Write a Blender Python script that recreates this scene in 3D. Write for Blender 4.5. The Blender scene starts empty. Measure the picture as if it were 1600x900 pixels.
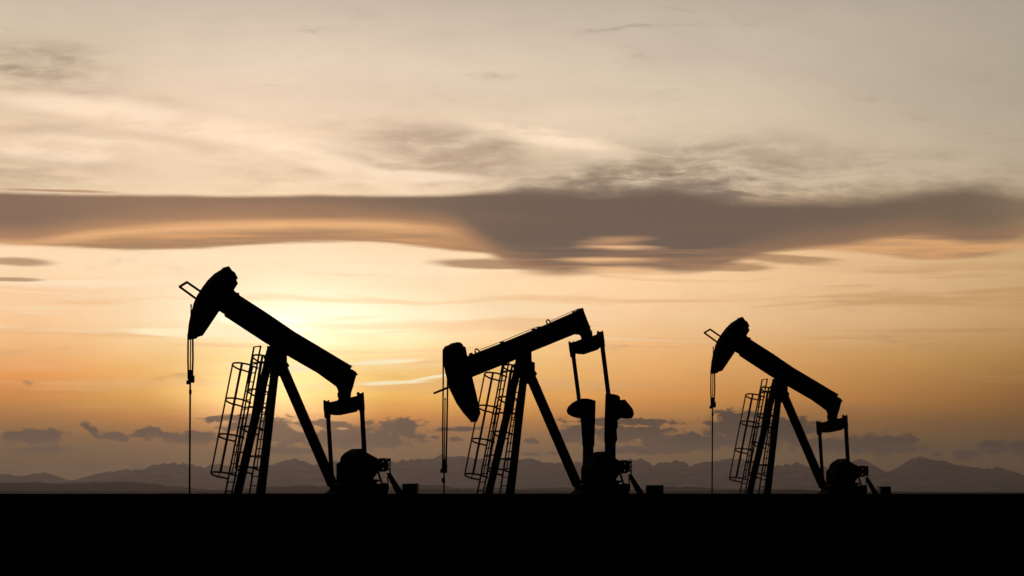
import bpy, math, random
from mathutils import Vector, noise as mnoise

R = math.radians
random.seed(7)
SC = bpy.context.scene
COL = SC.collection

# ------------------------------------------------------------------ camera
F = 1600.0            # focal length in photo pixels (photo 1600 px wide)
HOR = 771.0           # horizon row of the photo
EYE = 1.25            # eye height above the pad, metres
cam_data = bpy.data.cameras.new('camera')
cam = bpy.data.objects.new('camera', cam_data)
COL.objects.link(cam)
cam.location = (0, 0, EYE)
cam.rotation_euler = (R(90), 0, 0)
cam_data.sensor_width = 36
cam_data.lens = 36 * F / 1600
cam_data.shift_y = (HOR - 450) / 1600
cam_data.clip_start = 0.1
cam_data.clip_end = 300000
SC.camera = cam
SC.cycles.use_denoising = True
SC.cycles.volume_bounces = 0
SC.cycles.adaptive_threshold = 0.02
SC.view_settings.view_transform = 'Standard'
SC.view_settings.look = 'None'
SC.view_settings.exposure = 0
SC.view_settings.gamma = 1

SUN_AZ = math.atan((470 - 800) / F)
SUN_EL = math.atan((HOR - 560) / F)


def lin(c):
    return tuple(((v / 255) / 12.92 if v / 255 <= 0.04045 else ((v / 255 + 0.055) / 1.055) ** 2.4) for v in c)


def sky(c):
    """sky colour as seen through the evening air, lifted by what the air takes away"""
    r, g, b = lin(c)
    return (r * 1.24, g * 1.20, b * 1.27)


def warm(c, y):
    k = min(1, max(0, (y - 500) / 140))
    r, g, b = lin(c)
    return (r * (1.25 + 0.13 * k), g * (1.195 - 0.03 * k), b * (1.23 - 0.53 * k))


# ------------------------------------------------------------------ world (sky by direction)
world = bpy.data.worlds.new('World')
SC.world = world
world.use_nodes = True
NT = world.node_tree
NT.nodes.clear()


def nd(t, **kw):
    n = NT.nodes.new(t)
    for k, v in kw.items():
        setattr(n, k, v)
    return n


def put(sock, v):
    if isinstance(v, bpy.types.NodeSocket):
        NT.links.new(v, sock)
    elif v is not None:
        sock.default_value = v


def M(op, a, b=None, c=None, clamp=False):
    n = nd('ShaderNodeMath', operation=op, use_clamp=clamp)
    put(n.inputs[0], a)
    put(n.inputs[1], b)
    put(n.inputs[2], c)
    return n.outputs[0]


def add(a, b): return M('ADD', a, b)
def sub(a, b): return M('SUBTRACT', a, b)
def mul(a, b): return M('MULTIPLY', a, b)
def mx(a, b): return M('MAXIMUM', a, b)


def sstep(x, e0, e1, o0=0.0, o1=1.0, kind='SMOOTHSTEP'):
    n = nd('ShaderNodeMapRange', interpolation_type=kind, clamp=True)
    put(n.inputs['Value'], x)
    put(n.inputs['From Min'], e0)
    put(n.inputs['From Max'], e1)
    put(n.inputs['To Min'], o0)
    put(n.inputs['To Max'], o1)
    return n.outputs[0]


def mixc(f, a, b):
    n = nd('ShaderNodeMix', data_type='RGBA')
    put(n.inputs[0], f)
    put(n.inputs[6], a)
    put(n.inputs[7], b)
    return n.outputs[2]


def vmul(v, s):
    n = nd('ShaderNodeVectorMath', operation='MULTIPLY')
    put(n.inputs[0], v)
    put(n.inputs[1], s)
    return n.outputs[0]


def vadd(v, s):
    n = nd('ShaderNodeVectorMath', operation='ADD')
    put(n.inputs[0], v)
    put(n.inputs[1], s)
    return n.outputs[0]


def vec3(x, y, z=0.0):
    n = nd('ShaderNodeCombineXYZ')
    put(n.inputs[0], x)
    put(n.inputs[1], y)
    put(n.inputs[2], z)
    return n.outputs[0]


def noise(p, sx, sy, seed=0.0, detail=5, rough=0.55, dist=0.0, color=False):
    """noise over photo-sized pixels: features about sx by sy wide"""
    v = vec3(M('MULTIPLY_ADD', p[0], 100.0 / sx, seed * 3.7), M('MULTIPLY_ADD', p[1], 100.0 / sy, seed * 1.9), seed)
    n = nd('ShaderNodeTexNoise')
    n.inputs['Scale'].default_value = 1
    n.inputs['Detail'].default_value = detail
    n.inputs['Roughness'].default_value = rough
    n.inputs['Distortion'].default_value = dist
    NT.links.new(v, n.inputs['Vector'])
    return n.outputs['Color'] if color else n.outputs[0]


def curve(x1600, pts):
    """piecewise curve: photo column -> row, in hundreds"""
    n = nd('ShaderNodeFloatCurve')
    c = n.mapping.curves[0]
    pts = sorted(pts)
    c.points[0].location = (pts[0][0] / 1600, pts[0][1] / 900)
    c.points[1].location = (pts[-1][0] / 1600, pts[-1][1] / 900)
    for p in pts[1:-1]:
        c.points.new(p[0] / 1600, p[1] / 900)
    n.mapping.update()
    put(n.inputs['Value'], x1600)
    return mul(n.outputs[0], 9.0)


def ellipse(p, cx, cy, rx, ry, rot=0.0):
    """1 at the centre, 0 on the rim (slanted by shear)"""
    sh = math.tan(R(rot))
    a = M('MULTIPLY_ADD', p[0], 100.0 / rx, -cx / rx)
    b = M('MULTIPLY_ADD', p[1], 100.0 / ry, -(cy - sh * cx) / ry)
    if rot:
        b = M('MULTIPLY_ADD', p[0], -100.0 * sh / ry, b)
    return sub(1.0, M('SQRT', M('MULTIPLY_ADD', a, a, mul(b, b))))


def union(p, lst):
    out = None
    for e in lst:
        s = ellipse(p, *e)
        out = s if out is None else mx(out, s)
    return out


def bump(p, cx, cy, rx, ry, rot=0.0):
    """smooth soft blob 0..1"""
    return sstep(ellipse(p, cx, cy, rx, ry, rot), 0.0, 1.0)


tc = nd('ShaderNodeTexCoord')
sep = nd('ShaderNodeSeparateXYZ')
NT.links.new(tc.outputs['Generated'], sep.inputs[0])
dx, dy, dz = sep.outputs
yy = mx(dy, 0.08)
X = add(mul(M('DIVIDE', dx, yy), F / 100), 8.0)            # hundreds of photo pixels
Y = sub(HOR / 100, mul(M('DIVIDE', dz, yy), F / 100))
P = (X, Y)
X16 = M('DIVIDE', X, 16.0)


def warp(p, sx, sy, ax, ay, seed, detail=5, rough=0.6):
    n = nd('ShaderNodeSeparateColor')
    NT.links.new(noise(p, sx, sy, seed, detail, rough, color=True), n.inputs[0])
    return (M('MULTIPLY_ADD', n.outputs[0], ax / 100, sub(p[0], ax / 200)), M('MULTIPLY_ADD', n.outputs[1], ay / 100, sub(p[1], ay / 200)))


def backg(c, strength=1.0):
    n = nd('ShaderNodeBackground')
    if isinstance(c, tuple):
        c = (*c[:3], 1)
    put(n.inputs['Color'], c)
    put(n.inputs['Strength'], strength)
    return n.outputs[0]


def layer(under, f, c):
    """cloud colour c laid over what is behind it with coverage f"""
    n = nd('ShaderNodeMixShader')
    put(n.inputs[0], f)
    NT.links.new(under, n.inputs[1])
    NT.links.new(backg(c), n.inputs[2])
    return n.outputs[0]


# base gradient: four columns of the sky blended sideways
def column(stops):
    n = nd('ShaderNodeValToRGB')
    cr = n.color_ramp
    cr.interpolation = 'B_SPLINE' if False else 'EASE'
    cr.interpolation = 'LINEAR'
    while len(cr.elements) > 1:
        cr.elements.remove(cr.elements[-1])
    first = True
    for y, c in stops:
        pos = (y + 50) / 900
        e = cr.elements[0] if first else cr.elements.new(pos)
        e.position = pos
        e.color = (*warm(c, y), 1)
        first = False
    return n


PB = warp(P, 420, 60, 60, 26, 3.1, 4)
XB, YB = PB
fy = M('DIVIDE', add(YB, 0.5), 9.0)
cols = [
    (0, [(-40, (192, 182, 162)), (0, (203, 191, 168)), (100, (206, 189, 160)), (200, (228, 204, 170)), (290, (230, 205, 168)),
         (345, (240, 208, 165)), (400, (253, 222, 178)), (450, (252, 215, 168)), (520, (250, 202, 144)), (580, (238, 166, 96)),
         (620, (210, 146, 82)), (660, (154, 114, 70)), (700, (110, 88, 60)), (750, (86, 70, 55)), (771, (82, 66, 54))]),
    (480, [(-40, (205, 196, 178)), (0, (213, 200, 178)), (100, (226, 208, 182)), (200, (240, 215, 180)), (290, (247, 222, 184)),
           (345, (250, 214, 165)), (400, (255, 232, 190)), (450, (255, 236, 192)), (500, (255, 246, 205)), (540, (255, 236, 178)),
           (580, (255, 224, 146)), (620, (255, 212, 120)), (650, (232, 162, 86)), (680, (160, 118, 72)), (720, (112, 90, 66)),
           (771, (94, 76, 60))]),
    (1000, [(-40, (196, 187, 168)), (0, (202, 192, 170)), (100, (210, 197, 172)), (200, (216, 199, 170)), (290, (218, 200, 166)),
            (345, (228, 190, 140)), (400, (250, 208, 158)), (440, (253, 214, 162)), (500, (248, 206, 152)), (560, (238, 186, 122)),
            (620, (222, 160, 92)), (660, (164, 120, 72)), (700, (116, 92, 62)), (750, (92, 74, 56)), (771, (84, 68, 54))]),
    (1600, [(-40, (166, 158, 140)), (0, (172, 163, 144)), (100, (174, 165, 144)), (200, (180, 168, 144)), (290, (184, 168, 140)),
            (345, (196, 168, 124)), (400, (206, 172, 122)), (500, (196, 158, 104)), (560, (170, 130, 72)), (620, (140, 100, 52)),
            (660, (110, 82, 46)), (700, (84, 68, 46)), (750, (68, 58, 44)), (771, (64, 54, 44))]),
]
base = None
prev = None
for cx, stops in cols:
    n = column(stops)
    NT.links.new(fy, n.inputs[0])
    if base is None:
        base = n.outputs[0]
    else:
        base = mixc(sstep(X, prev / 100, cx / 100, kind='LINEAR' if prev else 'SMOOTHSTEP'), base, n.outputs[0])
    prev = cx

col = backg(base)

# broad soft mottling of the high veil, and the fine horizontal streaks below the bank
veil = noise(PB, 520, 110, 5.5, 6, 0.6)
col = layer(col, mul(sstep(veil, 0.45, 0.72), mul(sstep(Y, 3.2, 2.6), 0.22)), (*sky((176, 164, 142)), 1))
PS = warp(P, 500, 160, 60, 60, 51.0, 3, 0.5)
strk = noise(PS, 520, 20, 9.2, 5, 0.6, 0.4)
low = mul(sstep(Y, 3.9, 4.4), sstep(Y, 6.5, 5.9))
col = layer(col, mul(sstep(strk, 0.50, 0.66), mul(low, 0.55)), mixc(sstep(X, 6.0, 14.5), (*sky((240, 186, 124)), 1), (*sky((184, 140, 86)), 1)))
strk2 = noise(PS, 640, 26, 2.9, 4, 0.55, 0.3)
col = layer(col, mul(sstep(strk2, 0.52, 0.68), mul(mul(low, mul(sstep(Y, 6.0, 5.3), sstep(X, 14.0, 11.0))), 0.5)), mixc(sstep(X, 6, 14), (*sky((255, 240, 200)), 1), (*sky((224, 184, 128)), 1)))


def addlight(col, f, c, s):
    n = nd('ShaderNodeAddShader')
    NT.links.new(col, n.inputs[0])
    NT.links.new(backg(c, mul(f, s)), n.inputs[1])
    return n.outputs[0]


PG = warp(P, 300, 30, 90, 24, 4.4, 5)
col = addlight(col, bump(PG, 510, 505, 330, 90, 4), (1.0, 0.84, 0.62), 0.45)
col = addlight(col, bump(PG, 440, 515, 130, 34, 10), (1.0, 0.9, 0.75), 0.45)
col = addlight(col, bump(PG, 425, 618, 200, 92), (1.0, 0.84, 0.52), 0.70)
# thin bright filaments lit from behind
PF = warp(P, 160, 30, 8, 7, 8.1, 3)
for e in [(612, 598, 75, 3.8, -2), (685, 588, 74, 3.4, -9), (440, 576, 80, 6, 2), (600, 565, 80, 5, -3), (290, 520, 120, 9, 2), (370, 520, 90, 13, 12)]:
    col = layer(col, mul(sstep(ellipse(PF, *e), 0.0, 0.55), 0.95), (1.3, 1.12, 0.70, 1))

# ---- wispy fibrous cloud above the bank
PW = warp(P, 120, 60, 46, 26, 6.6, 6, 0.62)
PV = warp(P, 300, 120, 120, 50, 41.0, 4, 0.55)
wisp = noise(PW, 210, 32, 1.3, 7, 0.60, 0.5)
wisp2 = noise(PW, 80, 24, 7.7, 6, 0.62, 0.4)
tex = add(mul(wisp, 0.62), mul(wisp2, 0.38))
fib = sstep(tex, 0.37, 0.62)
areas = [((690, 250, 300, 85, 4), 0.80, (172, 150, 122)), ((720, 235, 150, 40, 6), 0.6, (164, 142, 114)), ((1080, 268, 360, 80, -6), 0.85, (150, 134, 110)),
         ((1010, 262, 210, 34, -9), 0.8, (140, 122, 100)), ((0, 112, 260, 60, -2), 0.9, (146, 128, 104)), ((40, 250, 260, 90, 4), 0.75, (180, 158, 128)),
         ((400, 268, 300, 60, 10), 0.55, (200, 172, 138)), ((230, 172, 330, 34, 13), 0.5, (192, 170, 142)), ((1460, 280, 300, 60, 0), 0.8, (146, 130, 104)),
         ((1580, 355, 170, 60, 0), 0.6, (150, 130, 96))]
for e, s, c in areas:
    f = mul(mul(sstep(ellipse(PV, *e), 0.0, 0.8), fib), s * 0.88)
    col = layer(col, f, (*sky(c), 1))
# dense veil hanging just over the right half of the bank
f = sstep(add(mul(bump(PV, 1090, 300, 460, 56), 0.34), tex), 0.56, 0.84)
col = layer(col, mul(f, 0.85), (*sky((120, 105, 90)), 1))
# pale fibres
for e in [(260, 190, 420, 30, 9), (120, 232, 260, 26, 4), (520, 262, 220, 24, 16), (860, 215, 160, 22, 10), (640, 275, 160, 14, 0)]:
    col = layer(col, mul(mul(sstep(ellipse(PV, *e), 0.0, 0.7), sstep(tex, 0.38, 0.56)), 0.75), (*sky((252, 228, 192)), 1))
# very soft broad shading of the high veil at the right
col = layer(col, mul(bump(PV, 1560, 130, 420, 150), 0.35), (*sky((152, 146, 128)), 1))
col = layer(col, mul(bump(PV, 1130, 90, 300, 60, 6), 0.25), (*sky((184, 172, 152)), 1))

# ---- the long dark bank
rag = sstep(X, 6.6, 9.5)
PL = warp(P, 240, 60, 30, 10, 11.0, 4)
PR = warp(P, 130, 46, 80, 28, 12.0, 6, 0.64)
yU = curve(X16, [(0, 300), (200, 303), (400, 304), (600, 303), (700, 301), (800, 293), (900, 287), (1000, 290), (1100, 296), (1200, 304),
                 (1300, 306), (1400, 297), (1480, 288), (1540, 288), (1600, 296)])
Yu = add(mul(PL[1], sub(1.0, rag)), mul(PR[1], rag))
top = sstep(sub(Yu, yU), mul(add(rag, 0.35), -0.07), mul(add(rag, 0.35), 0.17))
yL = curve(X16, [(0, 384), (60, 382), (130, 369), (220, 360), (320, 354), (430, 351), (540, 352), (640, 357), (710, 367), (750, 392), (800, 420), (860, 432),
                 (910, 430), (960, 424), (1010, 424), (1060, 426), (1100, 423), (1140, 413), (1180, 402), (1235, 392), (1320, 381), (1400, 371), (1460, 371),
                 (1510, 377), (1560, 378), (1600, 370)])
PM = warp(P, 330, 20, 120, 16, 14.0, 6, 0.6)
bot = sstep(sub(yL, PM[1]), -0.06, sstep(X, 6.5, 12.0, 0.16, 0.07))
fade = sstep(X, 16.6, 15.0, 0.8, 1.0)
bank = mul(mul(top, bot), fade)
bodyc = mixc(sstep(X, 3.0, 8.6), (*sky((142, 113, 86)), 1), (*sky((101, 87, 73)), 1))
bodyc = mixc(sstep(X, 11.5, 16.0), bodyc, (*sky((110, 94, 74)), 1))
bodyc = mixc(mul(sstep(X, 2.5, 0.0), 0.7), bodyc, (*sky((122, 99, 82)), 1))
bodyc = mixc(mul(sstep(sub(yL, PM[1]), 0.42, 0.0), sstep(X, 9.5, 7.0, 0.25, 0.55)), bodyc, (*sky((206, 150, 98)), 1))
lowstr = mul(sstep(noise(PM, 300, 9, 27.0, 4, 0.6), 0.46, 0.66), mul(sstep(Y, 3.80, 4.02), sstep(X, 7.2, 8.4)))
bodyc = mixc(mul(lowstr, 0.55), bodyc, (*sky((176, 134, 96)), 1))
bodyc = mixc(mul(sstep(noise(P, 420, 36, 17.0, 5, 0.55), 0.42, 0.75), 0.35), bodyc, (*sky((122, 98, 80)), 1))

# lit lower sheet under the left half of the bank, with an orange seam above it
yU2 = curve(X16, [(0, 384), (100, 372), (200, 362), (300, 357), (400, 354), (500, 352), (600, 354), (700, 362), (780, 380), (860, 392), (1600, 400)])
yL2 = curve(X16, [(0, 384), (60, 388), (110, 389), (200, 393), (300, 392), (370, 389), (430, 385), (500, 383), (580, 384), (660, 391), (720, 397), (790, 402), (1600, 380)])
sheet = mul(mul(sstep(sub(PM[1], yU2), -0.20, -0.12), sstep(sub(yL2, PM[1]), 0.0, 0.07)), sstep(X, 8.4, 7.4))
seam = sstep(sub(PM[1], yU2), -0.04, 0.13)
shc = mixc(seam, (*sky((236, 182, 122)), 1), mixc(sstep(noise(PM, 320, 14, 19.0, 4), 0.42, 0.70), (*sky((168, 130, 92)), 1), (*sky((208, 154, 100)), 1)))
shc = mixc(sstep(X, 6.0, 7.9), shc, bodyc)
col = layer(col, sheet, shc)
# lower tongue of the mass and the thin lenses at the right
ton = union(PM, [(770, 413, 130, 11, 2), (1480, 396, 120, 11, -2), (1210, 405, 120, 8, 3), (1150, 416, 80, 8, 0)])
col = layer(col, mul(sstep(ton, 0.0, 0.55), 0.9), mixc(sstep(X, 7.6, 12.5), (*sky((164, 128, 92)), 1), (*sky((172, 134, 92)), 1)))
yO = curve(X16, [(0, 380), (1050, 386), (1120, 392), (1200, 396), (1300, 397), (1400, 406), (1480, 409), (1560, 398), (1600, 392)])
orm = mul(mul(sstep(sub(PM[1], yL), -0.25, -0.12), sstep(sub(yO, PM[1]), 0.0, 0.12)), sstep(X, 10.9, 12.2))
orc = mixc(sstep(noise(PM, 240, 13, 33.0, 4, 0.6), 0.42, 0.64), (*sky((210, 158, 102)), 1), (*sky((166, 130, 94)), 1))
col = layer(col, mul(orm, 0.9), orc)
col = layer(col, bank, bodyc)
# gaps in the mass
gap1 = union(PM, [(962, 377, 60, 10, -2)])
col = layer(col, mul(sstep(gap1, -0.3, 1.0), 0.9), (*sky((180, 138, 98)), 1))
gap2 = union(PM, [(950, 408, 76, 6.0, 1), (985, 424, 74, 6.5, 2), (975, 388, 62, 4, 1)])
col = layer(col, mul(sstep(gap2, -0.35, 0.9), 0.9), (*sky((232, 182, 128)), 1))
# thin bright line under the left part of the bank
lens = union(PL, [(28, 409, 75, 10, 2), (20, 438, 60, 4.5, 0), (90, 298, 120, 2.6, 1.5)])
col = layer(col, mul(sstep(lens, 0.0, 0.6), 0.85), (*sky((172, 136, 100)), 1))

# ---- low cumulus near the horizon
PC = warp(P, 40, 22, 36, 16, 21.0, 7, 0.66)
cums = [(54, 681, 58, 13), (64, 703, 54, 7.5), (178, 681, 28, 9), (142, 670, 16, 7, 30), (236, 676, 30, 11), (300, 685, 56, 11),
        (360, 655, 62, 7, -1), (430, 672, 85, 26), (400, 665, 45, 18), (560, 684, 110, 19), (520, 664, 62, 8, 8), (622, 669, 46, 17), (578, 660, 14, 6),
        (455, 703, 50, 8), (716, 670, 56, 3.5, -2), (712, 688, 13, 6), (680, 684, 7, 4),
        (968, 659, 110, 7, 1), (895, 678, 36, 17), (985, 677, 92, 14), (1060, 691, 66, 18), (1015, 703, 80, 9), (1160, 672, 70, 34), (1140, 650, 30, 10, 10),
        (1230, 672, 66, 26), (1100, 690, 60, 14), (1320, 696, 110, 15), (1385, 694, 62, 19), (1464, 710, 12, 5), (1560, 700, 42, 12), (1512, 711, 30, 9), (1600, 700, 24, 14),
        (828, 690, 16, 4), (832, 709, 18, 4), (870, 709, 22, 4), (145, 729, 20, 6), (212, 728, 18, 7), (980, 703, 36, 5)]
cn = mul(sub(noise(P, 24, 11, 23.0, 6, 0.7), 0.5), 2.5)
cc = mixc(sstep(X, 2.0, 15.0), (*sky((80, 64, 50)), 1), (*sky((42, 38, 32)), 1))
cc = mixc(bump(P, 470, 650, 240, 60), cc, (*sky((132, 102, 70)), 1))
cfade = sstep(Y, 7.4, 6.6, 0.75, 0.97)
for k in range(0, len(cums), 8):
    col = layer(col, mul(sstep(add(union(PC, cums[k:k + 8]), cn), -0.05, 0.38), cfade), cc)
col = layer(col, mul(sstep(ellipse(PC, 42, 598, 14, 5), 0.0, 0.9), 0.55), (*sky((150, 110, 72)), 1))
# light hole in the cumulus beside the rear leg
col = layer(col, mul(sstep(union(PF, [(462, 668, 18, 7, 20), (535, 670, 12, 3, 0)]), 0.0, 0.6), 0.85), (*sky((228, 172, 108)), 1))
# pale contrast grain
gr = noise(P, 90, 40, 31.0, 6, 0.6)
col = layer(col, mul(sstep(gr, 0.3, 0.7), 0.05), (0.1, 0.08, 0.06, 1))

# everywhere outside the sunset quarter the sky is the dim evening dome
nish = nd('ShaderNodeTexSky', sky_type='NISHITA')
nish.sun_disc = False
nish.sun_elevation = SUN_EL
nish.sun_rotation = SUN_AZ
nish.dust_density = 3.0
front = mul(sstep(dy, 0.45, 0.80), sstep(dz, 0.62, 0.34))
dome = backg(nish.outputs[0], 0.012)
fm = nd('ShaderNodeMixShader')
put(fm.inputs[0], front)
NT.links.new(dome, fm.inputs[1])
NT.links.new(col, fm.inputs[2])
wo = nd('ShaderNodeOutputWorld')
NT.links.new(fm.outputs[0], wo.inputs['Surface'])

# ------------------------------------------------------------------ sun, hidden behind the cloud
sd = bpy.data.lights.new('sun', 'SUN')
sd.energy = 0.45
sd.angle = R(10)
sd.color = (1.0, 0.72, 0.45)
sun = bpy.data.objects.new('sun', sd)
COL.objects.link(sun)
sv = Vector((math.sin(SUN_AZ) * math.cos(SUN_EL), math.cos(SUN_AZ) * math.cos(SUN_EL), math.sin(SUN_EL)))
sun.rotation_euler = sv.to_track_quat('Z', 'Y').to_euler()


# ------------------------------------------------------------------ materials
def material(name, c1, c2, rough=0.8, scale=3.0, spec=0.15, metallic=0.0, bump_s=0.0, lo=0.4, hi=0.65):
    m = bpy.data.materials.new(name)
    m.use_nodes = True
    nt = m.node_tree
    b = nt.nodes['Principled BSDF']
    n = nt.nodes.new('ShaderNodeTexNoise')
    n.inputs['Scale'].default_value = scale
    n.inputs['Detail'].default_value = 6
    tcn = nt.nodes.new('ShaderNodeTexCoord')
    nt.links.new(tcn.outputs['Object'], n.inputs['Vector'])
    r = nt.nodes.new('ShaderNodeValToRGB')
    r.color_ramp.elements[0].position = lo
    r.color_ramp.elements[0].color = (*c1, 1)
    r.color_ramp.elements[1].position = hi
    r.color_ramp.elements[1].color = (*c2, 1)
    nt.links.new(n.outputs[0], r.inputs[0])
    nt.links.new(r.outputs[0], b.inputs['Base Color'])
    b.inputs['Roughness'].default_value = rough
    b.inputs['Metallic'].default_value = metallic
    b.inputs['Specular IOR Level'].default_value = spec
    if bump_s:
        bn = nt.nodes.new('ShaderNodeBump')
        bn.inputs['Strength'].default_value = bump_s
        nt.links.new(n.outputs[0], bn.inputs['Height'])
        nt.links.new(bn.outputs[0], b.inputs['Normal'])
    return m


STEEL = material('dark_painted_steel', (0.022, 0.021, 0.02), (0.05, 0.028, 0.018), 0.85, 2.5, 0.08)
BEAMP = material('dark_beam_paint', (0.025, 0.024, 0.022), (0.04, 0.03, 0.022), 0.85, 1.2, 0.08)
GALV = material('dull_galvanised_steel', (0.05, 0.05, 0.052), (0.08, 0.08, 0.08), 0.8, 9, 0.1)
CABLE = material('steel_cable', (0.03, 0.03, 0.03), (0.06, 0.055, 0.05), 0.8, 30, 0.1)
IRON = material('cast_iron', (0.02, 0.02, 0.02), (0.035, 0.028, 0.024), 0.9, 4, 0.08)
CONC = material('weathered_concrete', (0.16, 0.15, 0.14), (0.24, 0.23, 0.21), 0.95, 2, 0.05)
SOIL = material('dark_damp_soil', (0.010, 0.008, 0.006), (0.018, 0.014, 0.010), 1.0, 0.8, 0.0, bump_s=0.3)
ROCK = material('far_rock_and_snow', (0.05, 0.045, 0.04), (0.20, 0.20, 0.22), 1.0, 0.0016, 0.0, lo=0.46, hi=0.66)
HEATH = material('far_dark_heath', (0.025, 0.025, 0.02), (0.05, 0.045, 0.035), 1.0, 0.001, 0.0)


# ------------------------------------------------------------------ mesh builder
class MB:
    def __init__(self):
        self.v = []
        self.f = []

    def _add(self, vs, fs):
        o = len(self.v)
        self.v += [tuple(p) for p in vs]
        self.f += [tuple(i + o for i in f) for f in fs]

    def prism(self, near, far):
        """closed solid between two matching outlines"""
        n = len(near)
        self._add(list(near) + list(far), [tuple(range(n)), tuple(range(2 * n - 1, n - 1, -1))] +
                  [(i, i + n, (i + 1) % n + n, (i + 1) % n) for i in range(n)])
        return self

    def box(self, x0, x1, y0, y1, z0, z1):
        return self.prism([(x0, y0, z0), (x1, y0, z0), (x1, y0, z1), (x0, y0, z1)], [(x0, y1, z0), (x1, y1, z0), (x1, y1, z1), (x0, y1, z1)])

    def bar(self, a, b, w, d, ref=(0, 1, 0)):
        """rectangular bar, d along ref, w across"""
        a, b = Vector(a), Vector(b)
        t = (b - a).normalized()
        r = Vector(ref)
        r = (r - t * r.dot(t)).normalized()
        s = t.cross(r)
        q = [s * (w / 2) * i + r * (d / 2) * j for i, j in ((-1, -1), (1, -1), (1, 1), (-1, 1))]
        return self.prism([a + k for k in q], [b + k for k in q])

    def hbeam(self, a, b, w, d, t=0.03, ref=(0, 1, 0)):
        a, b = Vector(a), Vector(b)
        ax = (b - a).normalized()
        r = Vector(ref)
        r = (r - ax * r.dot(ax)).normalized()
        s = ax.cross(r)
        for k in (-1, 1):
            o = s * k * (w / 2 - t / 2)
            self.bar(a + o, b + o, t, d, ref)
        # web, cut short of the flanges by nothing visible
        self.bar(a, b, w - 2 * t - 0.002, t, ref)
        # closing plates along the open sides, set in a little
        for k in (-1, 1):
            o = r * k * (d / 2 - 0.03)
            self.bar(a + o, b + o, w - 2 * t - 0.004, 0.012, ref)
        return self

    def tube(self, pts, r, n=8, closed=False):
        pts = [Vector(p) for p in pts]
        rings = []
        m = len(pts)
        up = Vector((0.13, 0.21, 0.97)).normalized()
        for i, p in enumerate(pts):
            if closed:
                t = pts[(i + 1) % m] - pts[i - 1]
            else:
                t = pts[min(i + 1, m - 1)] - pts[max(i - 1, 0)]
            t.normalize()
            u = up
            if abs(t.dot(u)) > 0.9:
                u = Vector((0.9, 0.3, 0.1)).normalized()
            s = t.cross(u).normalized()
            q = s.cross(t)
            rings.append([p + (s * math.cos(2 * math.pi * k / n) + q * math.sin(2 * math.pi * k / n)) * r for k in range(n)])
        vs = [v for rg in rings for v in rg]
        fs = []
        for i in range(m if closed else m - 1):
            j = (i + 1) % m
            for k in range(n):
                fs.append((i * n + k, i * n + (k + 1) % n, j * n + (k + 1) % n, j * n + k))
        if not closed:
            fs.append(tuple(range(n))[::-1])
            fs.append(tuple(range((m - 1) * n, m * n)))
        self._add(vs, fs)
        return self

    def cyl(self, a, b, r, n=24, r2=None):
        a, b = Vector(a), Vector(b)
        t = (b - a).normalized()
        u = Vector((0, 0, 1)) if abs(t.z) < 0.9 else Vector((1, 0, 0))
        s = t.cross(u).normalized()
        q = s.cross(t)
        r2 = r if r2 is None else r2
        c = [(math.cos(2 * math.pi * k / n), math.sin(2 * math.pi * k / n)) for k in range(n)]
        return self.prism([a + (s * x + q * y) * r for x, y in c], [b + (s * x + q * y) * r2 for x, y in c])

    def build(self, name, mat, parent=None, smooth=False):
        me = bpy.data.meshes.new(name)
        me.from_pydata(self.v, [], self.f)
        me.materials.append(mat)
        import bmesh
        bm = bmesh.new()
        bm.from_mesh(me)
        bmesh.ops.recalc_face_normals(bm, faces=bm.faces)
        bm.to_mesh(me)
        bm.free()
        if smooth:
            for p in me.polygons:
                p.use_smooth = True
        o = bpy.data.objects.new(name, me)
        COL.objects.link(o)
        if parent:
            o.parent = parent
        return o


def tag(o, label=None, cat=None, group=None, kind=None):
    for k, v in (('label', label), ('category', cat), ('group', group), ('kind', kind)):
        if v:
            o[k] = v
    return o


# ------------------------------------------------------------------ ground: one sheet with a low swell before the camera
def ground():
    xs = [-30000, -12000, -5000, -2000, -800, -300, -120] + [-60 + i * 0.75 for i in range(161)] + [120, 300, 800, 2000, 5000, 12000, 30000]
    ys = [-1500, -300, -60, -15, -4, 0] + [1 + 0.5 * i for i in range(70)] + [37 + 2 * i for i in range(30)] + [100, 140, 220, 400, 900, 2000, 5000, 12000, 20000, 36000]
    v, f = [], []
    for y in ys:
        for x in xs:
            crest = math.exp(-((y - 15.0) / 5.5) ** 2)
            side = 1.0 if abs(x) < 70 else math.exp(-((abs(x) - 70) / 60) ** 2)
            n = mnoise.noise(Vector((x * 0.35, y * 0.35, 0))) * 0.5 + mnoise.noise(Vector((x * 1.3, y * 1.3, 4))) * 0.25
            z = 0.0
            if -60 < y < 100 and abs(x) < 300:
                z = crest * side * (EYE + 0.0) + n * 0.02 * (1 - 0.65 * crest) - 0.004
            v.append((x, y, z))
    w = len(xs)
    for j in range(len(ys) - 1):
        for i in range(w - 1):
            a = j * w + i
            f.append((a, a + 1, a + w + 1, a + w))
    me = bpy.data.meshes.new('ground')
    me.from_pydata(v, [], f)
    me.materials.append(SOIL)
    for p in me.polygons:
        p.use_smooth = True
    o = bpy.data.objects.new('ground', me)
    COL.objects.link(o)
    tag(o, kind='structure')


ground()


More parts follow.
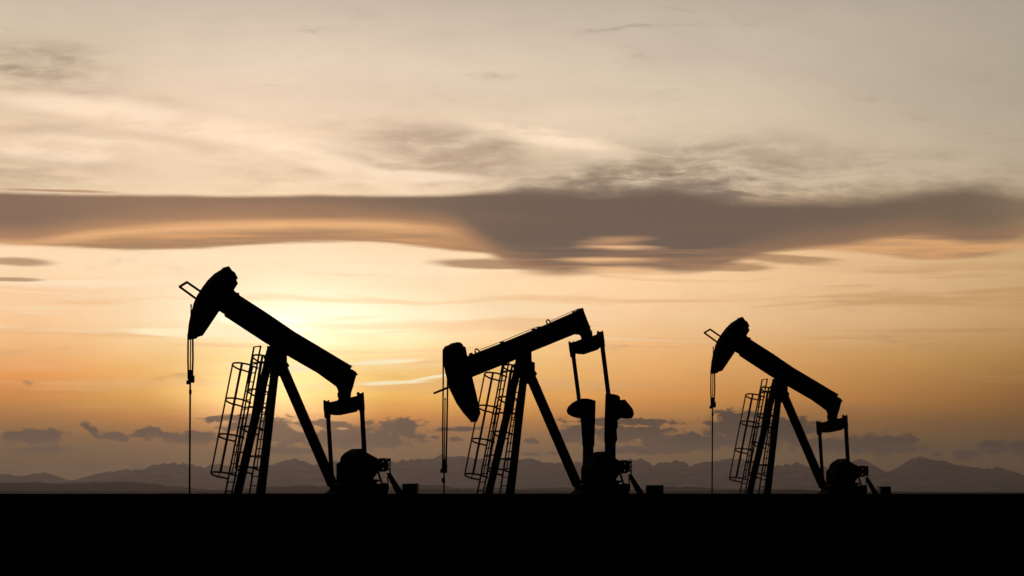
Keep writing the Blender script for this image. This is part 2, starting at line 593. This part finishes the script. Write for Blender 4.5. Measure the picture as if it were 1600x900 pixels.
def ridge(name, prof, dist, depth, mat, seed, rough=1.0):
    """a range of hills: crest line at the given outline, slopes falling before and behind"""
    v, f = [], []
    prof = sorted(prof)
    xs = list(range(-1100, -200, 12)) + list(range(-200, 1800, 2)) + list(range(1800, 2701, 12))
    rows = 25

    def crest(px):
        if px <= prof[0][0]:
            y = prof[0][1] + 6 * mnoise.noise(Vector((px * 0.008, seed, 0))) * min(1, (prof[0][0] - px) / 80)
        elif px >= prof[-1][0]:
            y = prof[-1][1] + 8 * mnoise.noise(Vector((px * 0.008, seed, 0))) * min(1, (px - prof[-1][0]) / 80)
        else:
            for k in range(len(prof) - 1):
                a, b = prof[k], prof[k + 1]
                if a[0] <= px <= b[0]:
                    t = (px - a[0]) / (b[0] - a[0])
                    t2 = t * t * (3 - 2 * t) * 0.4 + t * 0.6
                    y = a[1] + (b[1] - a[1]) * t2
                    break
        y += rough * (1.6 * mnoise.fractal(Vector((px * 0.08, seed * 2.0, 0)), 0.7, 2.1, 5) - 3.0 * (0.7 - 2.2 * abs(mnoise.noise(Vector((px * 0.07, seed * 3.0, 2))))))
        y += 0.8
        return y
    for j in range(rows):
        t = j / (rows - 1) * 2 - 1            # -1 front foot, 0 crest, 1 back foot
        for px in xs:
            yd = dist + t * depth
            hh = max(2.0, (HOR - crest(px)) / F * dist) + EYE
            k = (1 - abs(t)) ** 1.25
            nn = mnoise.fractal(Vector((px * 0.02, t * 3.0, seed)), 1.0, 2.0, 5)
            z = hh * k * (1 + 0.5 * nn * (1 - k) * rough) - 3.0 * (1 - k)
            v.append(((px - 800) / F * dist, yd, z))
    w = len(xs)
    for j in range(rows - 1):
        for i in range(w - 1):
            a = j * w + i
            f.append((a, a + 1, a + w + 1, a + w))
    me = bpy.data.meshes.new(name)
    me.from_pydata(v, [], f)
    me.materials.append(mat)
    for p in me.polygons:
        p.use_smooth = True
    o = bpy.data.objects.new(name, me)
    COL.objects.link(o)
    tag(o, kind='structure')


ridge('mountains', [(0, 742), (10, 741), (30, 745), (45, 747), (58, 740), (68, 738), (80, 745), (98, 751), (137, 752), (150, 742), (170, 736), (195, 734), (220, 735),
                    (240, 727), (265, 723), (290, 724), (310, 728), (318, 730), (335, 723), (352, 728), (380, 730), (420, 728), (450, 720), (462, 717), (475, 722),
                    (490, 728), (505, 722), (560, 724), (610, 721), (640, 718), (662, 718), (676, 717), (690, 711), (701, 716), (722, 713), (750, 718), (800, 720),
                    (825, 717), (850, 722), (880, 723), (930, 722), (990, 717), (1004, 718), (1020, 724), (1040, 723), (1055, 719), (1070, 722), (1078, 729),
                    (1092, 724), (1105, 722), (1130, 719), (1150, 715), (1170, 718), (1200, 729), (1245, 723), (1262, 730), (1300, 728), (1332, 721), (1346, 718),
                    (1360, 728), (1390, 738), (1410, 728), (1425, 717), (1441, 714), (1455, 719), (1472, 720), (1480, 724), (1490, 730), (1505, 727), (1520, 731),
                    (1545, 732), (1560, 731), (1575, 738), (1600, 745)], 28000, 5000, ROCK, 1.7)
ridge('hills', [(0, 754), (50, 753), (100, 755), (150, 753), (205, 752), (235, 755), (265, 759), (300, 762), (330, 765), (370, 764), (420, 760), (480, 758), (540, 760),
                (600, 760), (640, 757), (680, 757), (720, 762), (760, 761), (820, 763), (880, 761), (940, 763), (1000, 764), (1040, 760), (1080, 760), (1120, 763),
                (1160, 763), (1220, 764), (1260, 765), (1300, 767), (1400, 768), (1600, 768)], 13000, 2500, HEATH, 5.1, 0.35)
ridge('near_hills', [(0, 767), (300, 768), (500, 768), (640, 767), (660, 764), (720, 765), (800, 766), (1000, 768), (1200, 765), (1250, 764), (1290, 767), (1600, 769)],
      8000, 1200, HEATH, 8.3, 0.2)

# ------------------------------------------------------------------ haze
hz = MB().box(-38000, 38000, -1800, 37500, -60, 1700)
hm = bpy.data.materials.new('evening_haze')
hm.use_nodes = True
hn = hm.node_tree
hn.nodes.clear()
ho = hn.nodes.new('ShaderNodeOutputMaterial')
hv = hn.nodes.new('ShaderNodeVolumePrincipled')
hv.inputs['Color'].default_value = (0.68, 0.64, 0.76, 1)
hv.inputs['Density'].default_value = 2.6e-5
hv.inputs['Anisotropy'].default_value = 0.5
hn.links.new(hv.outputs[0], ho.inputs['Volume'])
tag(hz.build('haze', hm), kind='stuff')


# ------------------------------------------------------------------ pump jacks
class Frame:
    """one jack's own axes: x runs to its rear, y away across it, z up; at(px,py,lat) gives the point of a traced pixel on the plane y=lat"""

    def __init__(self, pivot_px, scale, mapped=False):
        self.px0, self.sc = (pivot_px, scale) if mapped else (437, 1.0)
        if not mapped:
            self.px0 = 437
        self.oy = F / (41.0 * scale)
        self.ox = (pivot_px - 800) / F * self.oy
        self.th = R(37) - math.atan((pivot_px - 800) / F)
        self.c, self.s = math.cos(self.th), math.sin(self.th)

    def m(self, px, py):
        """row and column of jack one's outline carried over to this jack's place and size in the row"""
        return self.px0 + self.sc * (px - 437), HOR - self.sc * (HOR - py)

    def z_at(self, py, dist=0.0):
        return EYE + self.sc * (HOR - py) / F * (self.oy + dist)

    def at(self, px, py, lat=0.0):
        px, py = self.m(px, py)
        U, V = (px - 800) / F, (HOR - py) / F
        t = (lat - self.s * self.ox + self.c * self.oy) / (self.c - self.s * U)
        return Vector(((t * U - self.ox) * self.c + (t - self.oy) * self.s, lat, EYE + t * V))

    def across(self, px, py, x):
        """traced pixel on the plane x = const of the jack"""
        px, py = self.m(px, py)
        U, V = (px - 800) / F, (HOR - py) / F
        t = (x + self.c * self.ox + self.s * self.oy) / (self.c * U + self.s)
        return Vector((x, -(t * U - self.ox) * self.s + (t - self.oy) * self.c, EYE + t * V))

    def slab(self, mb, poly, lat, half):
        """solid of the traced outline, `half` thick either side of lat, its silhouette staying on the outline"""
        n = len(poly)
        area = sum(poly[i][0] * poly[(i + 1) % n][1] - poly[(i + 1) % n][0] * poly[i][1] for i in range(n))
        sg = 1 if area > 0 else -1
        pts = []
        for i in range(n):
            nx = 0
            for a, b in ((poly[i - 1], poly[i]), (poly[i], poly[(i + 1) % n])):
                ex, ey = b[0] - a[0], b[1] - a[1]
                L = math.hypot(ex, ey) or 1
                nx += sg * ey / L
            k = max(-1, min(1, nx * 1.4))
            if len(poly[i]) > 2:
                k = poly[i][2]
            pts.append(self.at(poly[i][0], poly[i][1], lat - half * k))
        near = [Vector((p.x, lat - half, p.z)) for p in pts]
        far = [Vector((p.x, lat + half, p.z)) for p in pts]
        mb.prism(near, far)
        return mb


F1 = Frame(437, 1.0)
F2 = Frame(825, 0.935)
F2S = Frame(825, 0.935, True)
F3 = Frame(1222, 0.777, True)


def empty(name, fr):
    e = bpy.data.objects.new(name, None)
    e.location = (fr.ox, fr.oy, 0)
    e.rotation_euler = (0, 0, fr.th)
    COL.objects.link(e)
    return e


def lerp(a, b, t):
    return a + (b - a) * t


def make_ladder(f, root, b_px, b_lat, t_px, t_lat, hoops, rung_to, tie_leg):
    bot, top = f.at(*b_px, b_lat), f.at(*t_px, t_lat)
    ax = (top - bot).normalized()
    base = bot - ax * ((bot.z - 0.72) / ax.z)
    side = Vector((0, 0.21, 0))
    m = MB()
    for k in (-1, 1):
        m.tube([base + side * k, top + side * k], 0.034, 8)
    L = (top - base).length
    n = int(L / 0.35)
    for i in range(1, n + 1):
        p = base + ax * (L - 0.01 - (n - i) * 0.35 if i == n else L - (n - i) * 0.35)
        m.tube([p + side, p - side], 0.022, 6)
    # stand-offs back to the leg
    for tt in (0.34, 0.62, 0.9):
        p = base + ax * L * tt
        for k in (-1, 1):
            q = p + side * k
            a, b = tie_leg
            u = (q.z - a.z) / (b.z - a.z)
            leg = lerp(a, b, u)
            m.bar(q, Vector((leg.x - 0.1, leg.y + 0.1 * k, leg.z)), 0.05, 0.05)
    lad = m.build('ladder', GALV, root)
    cg = MB()
    fr = Vector((-ax.z, 0, ax.x)).normalized()
    lt = Vector((0, 1, -0.17))
    ring_pts = []
    for (hx, hy) in hoops:
        # find where along the ladder this hoop sits: its front end is the traced point
        target = f.z_at(hy, -0.3)
        c = base + ax * ((target - 0.87 * fr.z - base.z) / ax.z)
        pts = []
        for i in range(21):
            a = R(-90 + 9 * i)
            w = 0.36 if abs(math.sin(a)) < 0.98 else 0.30
            pts.append(c + lt * (w * math.sin(a)) + fr * (0.87 * max(0, math.cos(a)) ** 0.8))
        cg.tube([c - side] + pts + [c + side], 0.034, 6)
        ring_pts.append(c)
    for a, r in ((24, 0.032), (-44, 0.046), (72, 0.02), (-78, 0.024)):
        a = R(a)
        o = lt * (0.36 * math.sin(a)) + fr * (0.87 * math.cos(a) ** 0.8)
        cg.tube([ring_pts[0] + o, ring_pts[-1] + o], r, 6)
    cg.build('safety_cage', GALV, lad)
    return lad


def static_parts(root, f):
    # legs
    A0, A1 = f.at(371.5, 771, 0.69), f.at(423, 548, 0.20)
    B0, B1 = f.at(407.8, 771, -0.69), f.at(432, 556, -0.20)
    legs = []
    for a, b in ((A0, A1), (B0, B1)):
        d = (b - a)
        a = a - d * ((a.z - 0.7) / d.z)
        MB().hbeam(a, b, 0.235, 0.22).build('leg', STEEL, root)
        legs.append((a, b))
    r0, r1 = f.at(519.5, 757, 0.0), f.at(441, 575, 0.0)
    MB().hbeam(r0, r1, 0.37, 0.20).build('leg', STEEL, root)
    for y, k in ((714, 0), (639, 1)):
        g = MB()
        za = f.z_at(y)
        p = [lerp(a, b, (za - a.z) / (b.z - a.z)) for a, b in legs]
        g.bar(p[0], p[1], 0.07, 0.07, (0, 0, 1))
        g.build('cross_brace', STEEL, root)
    # saddle under the beam
    s = MB()
    f.slab(s, [(417, 541), (424, 541), (430, 530), (443, 533, 1), (443.3, 550.5, 1), (448.5, 552, 1), (448.6, 565.7, 1), (452.4, 571, 1), (449, 576, 1), (447, 583), (436, 588), (424, 576), (412, 560), (412, 556), (417, 552)], 0, 0.20)
    s.build('saddle_bearing', STEEL, root)
    make_ladder(f, root, (357.2, 771), 0.69, (402.2, 541), 0.42, [(365.5, 571.5), (349.5, 626), (344, 681), (332, 739)], 541, legs[0])
    make_ladder(f, root, (395.3, 771), -0.62, (427.5, 560), -0.35, [(396.6, 561), (380, 614), (372, 671), (365, 731)], 560, legs[1])
    # gear reducer
    gb = MB()
    f.slab(gb, [(531, 722), (532.5, 714), (538, 708), (545, 703.8), (553, 701.8), (561, 701), (566, 702), (575, 708), (590, 716), (592, 728), (590, 739), (584, 747),
                (585, 762), (526, 762), (525.5, 745), (525.7, 730), (528, 723)], 0, 0.38)
    g = gb.build('gearbox', IRON, root)
    hub = MB()
    c = f.at(551, 732, 0)
    hub.cyl((c.x, -0.62, c.z), (c.x, 0.62, c.z), 0.13)
    hub.build('shaft', IRON, g)
    # pedestal under the reducer and rear leg foot
    pd = MB()
    f.slab(pd, [(504, 772), (508, 770.5), (515, 765), (515, 756.5), (528, 755), (583, 750), (588.3, 749), (588.8, 763), (589.5, 795), (504, 795)], 0, 0.36)
    pd.build('pedestal', STEEL, root)
    sk = MB()
    zt = 0.72
    for yy_ in (-0.62, 0.62):
        sk.hbeam((-2.2, yy_, 0.49), (6.9, yy_, 0.49), 0.40, 0.2)
    for xx in (-1.9, 0.2, 2.4, 4.6, 6.6):
        sk.box(xx - 0.08, xx + 0.08, -0.5, 0.5, 0.31, 0.66)
    sk.build('skid_frame', STEEL, root)
    MB().box(-2.8, 7.4, -1.3, 1.3, 0.0, 0.288).build('concrete_base', CONC, root)
    # big sheave with spokes
    lat = -0.55
    c = f.at(597.3, 726.5, lat)
    w = MB()
    R0, r0_ = 0.285, 0.215
    n = 36
    for ya, yb, ro, ri in ((lat - 0.09, lat + 0.09, R0, r0_),):
        out = [(math.cos(2 * math.pi * k / n), math.sin(2 * math.pi * k / n)) for k in range(n)]
        vs = []
        for y_ in (ya, yb):
            for rr in (ro, ri):
                vs += [(c.x + rr * a, y_, c.z + rr * b) for a, b in out]
        fs = []
        for k in range(n):
            j = (k + 1) % n
            fs += [(k, j, n + j, n + k), (2 * n + k, 3 * n + k, 3 * n + j, 2 * n + j), (k, 2 * n + k, 2 * n + j, j), (n + k, n + j, 3 * n + j, 3 * n + k)]
        w._add(vs, fs)
    for k in range(5):
        a = 2 * math.pi * k / 5 + 0.6
        p = Vector((c.x + r0_ * math.cos(a) * 1.04, lat, c.z + r0_ * math.sin(a) * 1.04))
        w.bar((c.x, lat, c.z), p, 0.09, 0.06)
    w.cyl((c.x, lat - 0.12, c.z), (c.x, 0.3, c.z), 0.085)
    w.build('sheave', IRON, root)
    # guard frame and belt guard
    gf = MB()
    l2 = -0.66
    gf.bar(f.at(592, 716.8, l2), f.at(610, 716.8, l2), 0.035, 0.05)
    gf.bar(f.at(609.4, 716.8, l2), f.at(609.4, 740, l2), 0.035, 0.05)
    gf.bar(f.at(603, 722, l2), f.at(609, 717.5, l2), 0.08, 0.05)
    gf.bar(f.at(602, 734.5, l2), f.at(607.6, 733, l2), 0.07, 0.05)
    gf.build('guard_frame', STEEL, root)
    bg_ = MB()
    f.slab(bg_, [(603.8, 739), (610.4, 739), (631, 770.5), (636, 778), (622, 778), (612.7, 759.5), (606.8, 747.5)], l2 + 0.08, 0.05)
    bg_.bar(f.at(605.3, 745, l2 + 0.08), f.at(607.2, 762, l2 + 0.08), 0.035, 0.04)
    bg_.build('belt_guard', STEEL, root)
    bl = MB()
    bl.bar(f.at(590.5, 736, l2), f.at(597, 757, l2), 0.075, 0.05)
    bl.build('brake_lever', STEEL, root)
    mo = MB()
    c2 = f.at(598.3, 763, -0.5)
    mo.cyl((c2.x, -0.5, c2.z), (c2.x, 0.35, c2.z), 0.20)
    mo.box(c2.x - 0.25, c2.x + 0.32, -0.45, 0.3, 0.72, c2.z - 0.12)
    mt = mo.build('motor', IRON, root)
    pu = MB().cyl((c2.x, -0.62, c2.z), (c2.x, -0.53, c2.z), 0.225)
    pu.build('pulley', IRON, mt)


def bolt_heads(mb, f, pts, lat, r=0.03):
    for px, py in pts:
        p = f.at(px, py, lat)
        mb.cyl((p.x, lat - 0.05, p.z), (p.x, lat + 0.05, p.z), r, 8)


def bracket(root, f, far_tip, near_tip, far_in, near_in, r=0.042):
    m = MB()
    pf, pn = f.at(*far_tip, 0.24), f.at(*near_tip, -0.24)
    m.tube([f.at(*far_in, 0.24), pf], r, 8)
    m.tube([f.at(*near_in, -0.24), pn], r, 8)
    m.tube([pf, pn], r, 8)
    return m.build('head_bracket', STEEL, root)


def bridle(root, f, left, right, top_rod, carrier_blocks, rod_x, clamp, yb, head):
    """two cables from the head to the carrier bar that holds the polished rod"""
    m = MB()
    m.tube([f.at(*p, 0.15) for p in left], 0.032, 6)
    m.tube([f.at(*p, -0.15) for p in right], 0.034, 6)
    m.build('cable', CABLE, root)
    k = MB()
    for (x0, y0, x1, y1, lat, hf) in carrier_blocks:
        f.slab(k, [(x0, y0), (x1, y0), (x1, y1), (x0, y1)], lat, hf)
    k.build('carrier_bar', IRON, root)
    m = MB()
    p0, p1 = f.at(*top_rod[0], 0), f.at(*top_rod[1], 0)
    m.tube([p0, p1], 0.022, 6)
    m.tube([p0 + Vector((0, 0, 0.03)), p0 - Vector((0, 0, 0.05))], 0.03, 6)
    p2 = f.at(rod_x, HOR, 0)
    m.tube([p1, Vector((p2.x, 0, 0.3))], 0.031, 8)
    f.slab(m, [(clamp[0], clamp[1]), (clamp[2], clamp[1]), (clamp[2], clamp[3]), (clamp[0], clamp[3])], 0, 0.04)
    m.build('polished_rod', IRON, root)
    w = MB()
    w.cyl((p2.x, 0, 0), (p2.x, 0, 0.35), 0.22)
    w.cyl((p2.x, 0, 0.35), (p2.x, 0, 0.8), 0.1)
    w.build('wellhead', IRON, root)


def pitman(root, f, lat, topo, rod_top, rod_bot, rw):
    m = MB()
    f.slab(m, topo, lat, 0.05)
    a, b = f.at(*rod_top, lat), f.at(*rod_bot, lat)
    m.tube([a, b], rw, 12)
    return m.build('pitman_arm', STEEL, root)


def ibeam(mb, f, top, bot, half):
    """beam from traced upper and lower edges, both listed front to rear"""
    f.slab(mb, top + bot[::-1], 0, half)


def equalizer(root, f, poly, x, half):
    pts = [f.across(px, py, x) for px, py in poly]
    m = MB()
    near = [Vector((p.x - half, p.y, p.z)) for p in pts]
    far = [Vector((p.x + half, p.y, p.z)) for p in pts]
    m.prism(near, far)
    return m.build('equalizer', STEEL, root)


def crank(root, f, lat, shaft_px, poly, cw_poly, cw_lat, cw_half):
    m = MB()
    f.slab(m, poly, lat, 0.09)
    c = m.build('crank', IRON, root)
    m = MB()
    f.slab(m, cw_poly, cw_lat, cw_half)
    m.build('counterweight', IRON, c)


LP = 1.03


def head_up_jack(j1, f):
    static_parts(j1, f)
    m = MB()
    f.slab(m, [(352, 449), (368, 456.0), (373.5, 459.5), (374.5, 461.5), (420, 490.7), (460, 518), (544, 573.5), (545, 572), (548, 576.5), (553, 578.5), (556, 583), (556.5, 588),
               (553, 598), (540, 612), (525, 604), (496, 583), (449, 556), (414.7, 536), (350.7, 494.2), (350.5, 491), (343, 486.5), (334, 480)], 0, 0.2)
    bm_ = m.build('walking_beam', BEAMP, j1)
    for poly in ([(545, 572.5), (547.8, 574), (546.8, 577), (543.5, 575)], [(552, 580.5), (556.5, 580), (556.5, 582.5), (559.5, 584.5), (558, 586.5), (554, 586.5)]):
        f.slab(MB(), poly, 0, 0.05).build('bolt_lug', STEEL, bm_)
    for px, py in ((371.5, 459),):
        p = f.at(px, py, 0)
        MB().cyl((p.x, -0.05, p.z), (p.x, 0.05, p.z), 0.04, 10).build('bolt_lug', STEEL, bm_)
    m = MB()
    f.slab(m, [(354.2, 416.6, 0.25), (349.5, 418.4, -0.6), (345.3, 421.3), (334.7, 427.6), (324, 438.2), (316, 448.9), (308, 461.3), (302.7, 472.9), (298.2, 488.9), (294.7, 506.7), (293.2, 520.9),
               (293.2, 530.9), (306.5, 529.3, 1), (309.5, 526.5, 1), (316.9, 524.4, 1), (342.7, 486.2), (364.9, 454.2), (372, 442.7), (369.3, 437.3), (372, 434.7),
               (366.7, 424.9), (363.1, 423.1, 1), (360.3, 419.2, 1)], 0, 0.2)
    m.build('horse_head', STEEL, j1)
    bracket(j1, f, (280.6, 448), (292.2, 440.9), (306, 466.5), (318, 458.7))
    bridle(j1, f, [(294.0, 522), (293.7, 560), (294.3, 592)], [(301.2, 522), (301.4, 560), (300.5, 590)], [(298.6, 477), (297.3, 582)],
           [(291, 594.5, 298, 600.5, 0.05, 0.05), (293.5, 587, 304, 598, -0.05, 0.05), (294.5, 578, 300.5, 588, 0, 0.05)], 296.0, (295.2, 609, 299.5, 616), 771, None)
    # tail bearing and equalizer
    m = MB()
    f.slab(m, [(525, 603.5), (527.5, 609), (528.2, 612), (527, 616), (527.5, 621), (529, 622.5), (526.5, 627), (528, 634), (545, 634), (548, 621), (549, 613), (552, 604), (556.5, 587), (545, 590)], 0, 0.16)
    tb = m.build('tail_bearing', IRON, j1)


    xe = f.at(537, 634, 0).x
    equalizer(j1, f, [(511, 630), (515.6, 628.9), (526.7, 626.7), (547.8, 621.7), (557.8, 619.4), (565, 618), (565, 630), (558.9, 637.8), (554.4, 643.3), (540, 646.3), (528.9, 648.7),
                      (521.1, 648.7), (517.8, 646.7), (511, 641)], xe, 0.10)
    pitman(j1, f, LP, [(505, 626.5), (507, 625), (509, 626.5), (512, 626.5), (513.5, 625), (514.6, 626.5), (515.8, 640), (517, 652), (515.6, 654), (508.3, 654), (506.9, 652), (505.6, 640)],
           (512.3, 645), (519, 752), 0.088)
    pitman(j1, f, -LP, [(557.3, 614.5), (559.5, 612.5), (562, 614.5), (565, 614.5), (567, 612.9), (568.6, 614.5), (569.6, 630), (570.2, 640), (569, 643.5), (561.7, 643.5), (559.3, 638), (558, 620)],
           (565.3, 635), (571.8, 752), 0.095)


    for sgn, dxp in ((1, -20), (-1, 20)):
        crank(j1, f, sgn * 0.72, None, [(x + dxp * 0.88, y) for x, y in [(543, 725), (559, 725), (566, 760), (570, 790), (548, 792), (544, 760)]],
              [(x + dxp * 0.88, y) for x, y in [(540, 766), (568, 764), (575, 778), (574, 794), (560, 803), (545, 800), (538, 786)]], sgn * 0.72, 0.16)


# --- jack one and, farther away, jack three
j1 = empty('pump_jack', F1)
tag(j1, 'largest black pump jack, leftmost of the three, its horse head raised high', 'pump jack', 'pump jacks standing in a row on the plain')
head_up_jack(j1, F1)
j3 = empty('pump_jack', F3)
tag(j3, 'smallest, farthest black pump jack, rightmost of the three, its horse head raised', 'pump jack', 'pump jacks standing in a row on the plain')
head_up_jack(j3, F3)

# --- jack two, head down
j2 = empty('pump_jack', F2)
tag(j2, 'middle black pump jack with its horse head lowered and counterweights raised', 'pump jack', 'pump jacks standing in a row on the plain')
static_parts(j2, F2S)
f = F2
m = MB()
f.slab(m, [(722, 560), (730, 556.7), (741, 552.2), (785, 535.2), (836.7, 514), (895, 488.3), (907, 482), (910, 483.5), (911.8, 484.3), (921.7, 510), (918, 522), (901, 520.6),
           (830, 550), (805, 562.5), (738.3, 589.2), (726, 594)], 0, 0.2)
bm2 = m.build('walking_beam', BEAMP, j2)
for poly, h in (([(732.3, 557), (732.5, 553.5), (736.5, 551.0), (739, 553.5), (740, 556)], 0.08), ([(893.5, 489.5), (895.5, 486.2), (897.5, 487.5)], 0.05),
                ([(904.5, 484), (907.5, 481.3), (909, 482.5), (912.5, 482.5), (912, 485)], 0.05)):
    f.slab(MB(), poly, 0, h).build('bolt_lug', STEEL, bm2)
for px, py in ((784.5, 534.9), (834, 514.6), (842, 511.4)):
    p = f.at(px, py, 0)
    MB().cyl((p.x, -0.12, p.z), (p.x, 0.12, p.z), 0.03, 10).build('bolt_lug', STEEL, bm2)
MB().tube([f.at(750, 546.5, -0.1), f.at(784, 533.3, -0.1), f.at(840, 510.3, -0.1)], 0.013, 6).build('lubrication_line', CABLE, bm2)
MB().tube([f.at(861, 501.3, -0.1), f.at(895, 486.0, -0.1), f.at(905, 482, -0.1)], 0.013, 6).build('lubrication_line', CABLE, bm2)
for px, py in ((745.6, 549.2), (856.8, 503.4)):
    c = f.at(px, py, 0)
    m = MB().tube([(c.x + 0.1 * math.cos(a), 0.03 * math.sin(a), c.z + 0.1 * math.sin(a)) for a in [2 * math.pi * k / 16 for k in range(16)]], 0.03, 6, True)
    m.build('lifting_eye', IRON, bm2)
m = MB()
f.slab(m, [(692.6, 545.2), (694.9, 541.3), (701, 539, -1), (705.8, 536.2, -0.8), (712, 535.9, -0.3), (715.9, 535.9, 0.2), (722.9, 537.8, 1), (723.7, 540.6, 1), (727.5, 542),
           (729.9, 554.5), (731.4, 557.7), (738.4, 590.3), (744.7, 616.8), (750.9, 645.5), (746.2, 657.2, 1), (743.1, 658.6, 0.8), (736.9, 660, -1), (724.4, 646.3), (713.5, 630.8),
           (706.5, 616.8), (701.9, 607.4), (698.8, 595), (695.7, 582.5), (693.3, 570), (692.2, 556)], 0, 0.2)
m.build('horse_head', STEEL, j2)
bracket(j2, f, (678.5, 614.4), (689.5, 609.8), (705, 603.6), (716, 599))
bridle(j2, f, [(692.6, 546), (692.5, 600), (691.9, 660), (691.8, 728)], [(699.4, 590), (699.0, 630), (698.0, 680), (697.0, 726)], [(695.5, 623), (694.2, 722)],
       [(687.9, 732.4, 698.8, 739, 0, 0.06), (690.2, 725, 698.8, 733, 0, 0.05), (691.8, 717.6, 696.7, 726, 0, 0.04)], 693.0, (690, 747, 695.7, 754), 771, None)
m = MB()
f.slab(m, [(903, 519), (905, 522), (907.5, 526.7), (908.3, 531), (906, 535), (910, 540), (924, 538), (925, 528), (926, 524), (925.5, 518.5), (922.2, 513), (922, 509)], 0, 0.14)
m.build('tail_bearing', IRON, j2)
xe = f.at(916, 540, 0).x
equalizer(j2, f, [(893, 537.5), (898, 535.5), (908, 531.3), (925.3, 526.7), (933.3, 523.3), (940, 521), (940, 535), (935.3, 542), (931.3, 546.3), (909.3, 553.7), (904, 553.3),
                  (900, 550.7), (893, 546)], xe, 0.10)
pitman(j2, f, LP, [(888, 535), (889.5, 533.2), (891, 535), (894.5, 535), (896, 533.2), (897.3, 535), (900, 550), (899.3, 558.5), (891.3, 558.5), (889.5, 548)],
       (895.3, 552), (906.2, 636), 0.088)
pitman(j2, f, -LP, [(932.3, 519), (933.8, 517.2), (936, 518.6), (939, 518.4), (941, 516.9), (942.7, 518.2), (944.4, 530), (945.5, 540.7), (945, 543.5), (937.8, 543.5), (935.5, 540), (932.8, 525)],
       (940.8, 538), (952.6, 632), 0.093)
for lat, arm, cw in (
        (0.72, [(902.5, 624.5), (908, 623), (915.3, 622.7), (922, 623.8), (930.7, 626), (930, 660), (928.7, 696), (927.3, 698.7), (927.2, 745), (910, 745), (910.4, 720), (910.7, 698.7),
                (909.7, 693), (909.5, 684), (908.7, 677), (908, 665), (906.7, 653.3), (903, 650)],
         [(914, 622.9), (908, 623), (902.4, 624.7), (894, 629.3), (887.3, 636), (885, 642), (887.3, 647.3), (895.3, 651.3), (906.7, 653.3), (916, 652), (920, 640)]),
        (-0.72, [(946, 615.3), (955.3, 615.7), (965.7, 617.3), (969, 620.7), (969, 655.3), (964.7, 656), (965.6, 662), (965.3, 667), (963.5, 672), (964, 677.3), (964.7, 686.7), (962, 693.3), (962, 745),
                 (944.6, 745), (944.8, 705), (945, 692), (944, 690.7), (944.8, 650)],
         [(962, 628), (969, 626), (974.7, 624.3), (983.3, 632), (988.7, 638.7), (990.7, 646), (989.3, 651.3), (984.7, 653.7), (969, 653), (960, 652)])):
    crank(j2, f, lat, None, arm, cw, lat * 1.35, 0.15)


# --- small steel cabinets standing behind each jack
def cabinet(f, x0, x1, ytop, label):
    d = 0.26
    e = bpy.data.objects.new('control_cabinet', None)
    COL.objects.link(e)
    yw = f.oy + 1.6
    X0, X1 = (x0 - 800) / F * yw, (x1 - 800) / F * yw
    z = EYE + (HOR - ytop) / F * yw
    w = X1 - X0
    e.location = ((X0 + X1) / 2, yw, 0)
    e.rotation_euler = (0, 0, R(-4))
    tag(e, label, 'cabinet', 'steel cabinets beside the pump jacks')
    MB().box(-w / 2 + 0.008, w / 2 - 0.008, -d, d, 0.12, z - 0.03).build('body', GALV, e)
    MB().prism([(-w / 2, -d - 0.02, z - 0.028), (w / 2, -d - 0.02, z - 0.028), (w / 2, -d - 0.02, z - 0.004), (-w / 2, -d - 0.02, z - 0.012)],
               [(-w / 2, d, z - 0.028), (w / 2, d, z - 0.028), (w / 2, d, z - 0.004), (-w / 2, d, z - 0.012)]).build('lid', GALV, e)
    dr = MB().box(-w / 2 + 0.04, w / 2 - 0.04, -d - 0.016, -d - 0.002, 0.2, z - 0.08).build('door', STEEL, e)
    MB().box(w / 2 - 0.1, w / 2 - 0.07, -d - 0.045, -d - 0.018, z - 0.35, z - 0.22).build('handle', IRON, dr)
    MB().box(-w / 2 - 0.1, w / 2 + 0.1, -d - 0.1, d + 0.1, 0, 0.117).build('plinth', CONC, e)
    return e


cabinet(F1, 630, 653, 755.4, 'small black steel cabinet on the ground behind the leftmost pump jack')
cabinet(F2, 1009.3, 1036.3, 757.8, 'widest small steel cabinet, on the ground behind the middle pump jack')
cabinet(F3, 1373, 1389.8, 759.8, 'smallest black steel cabinet, on the ground behind the rightmost pump jack')
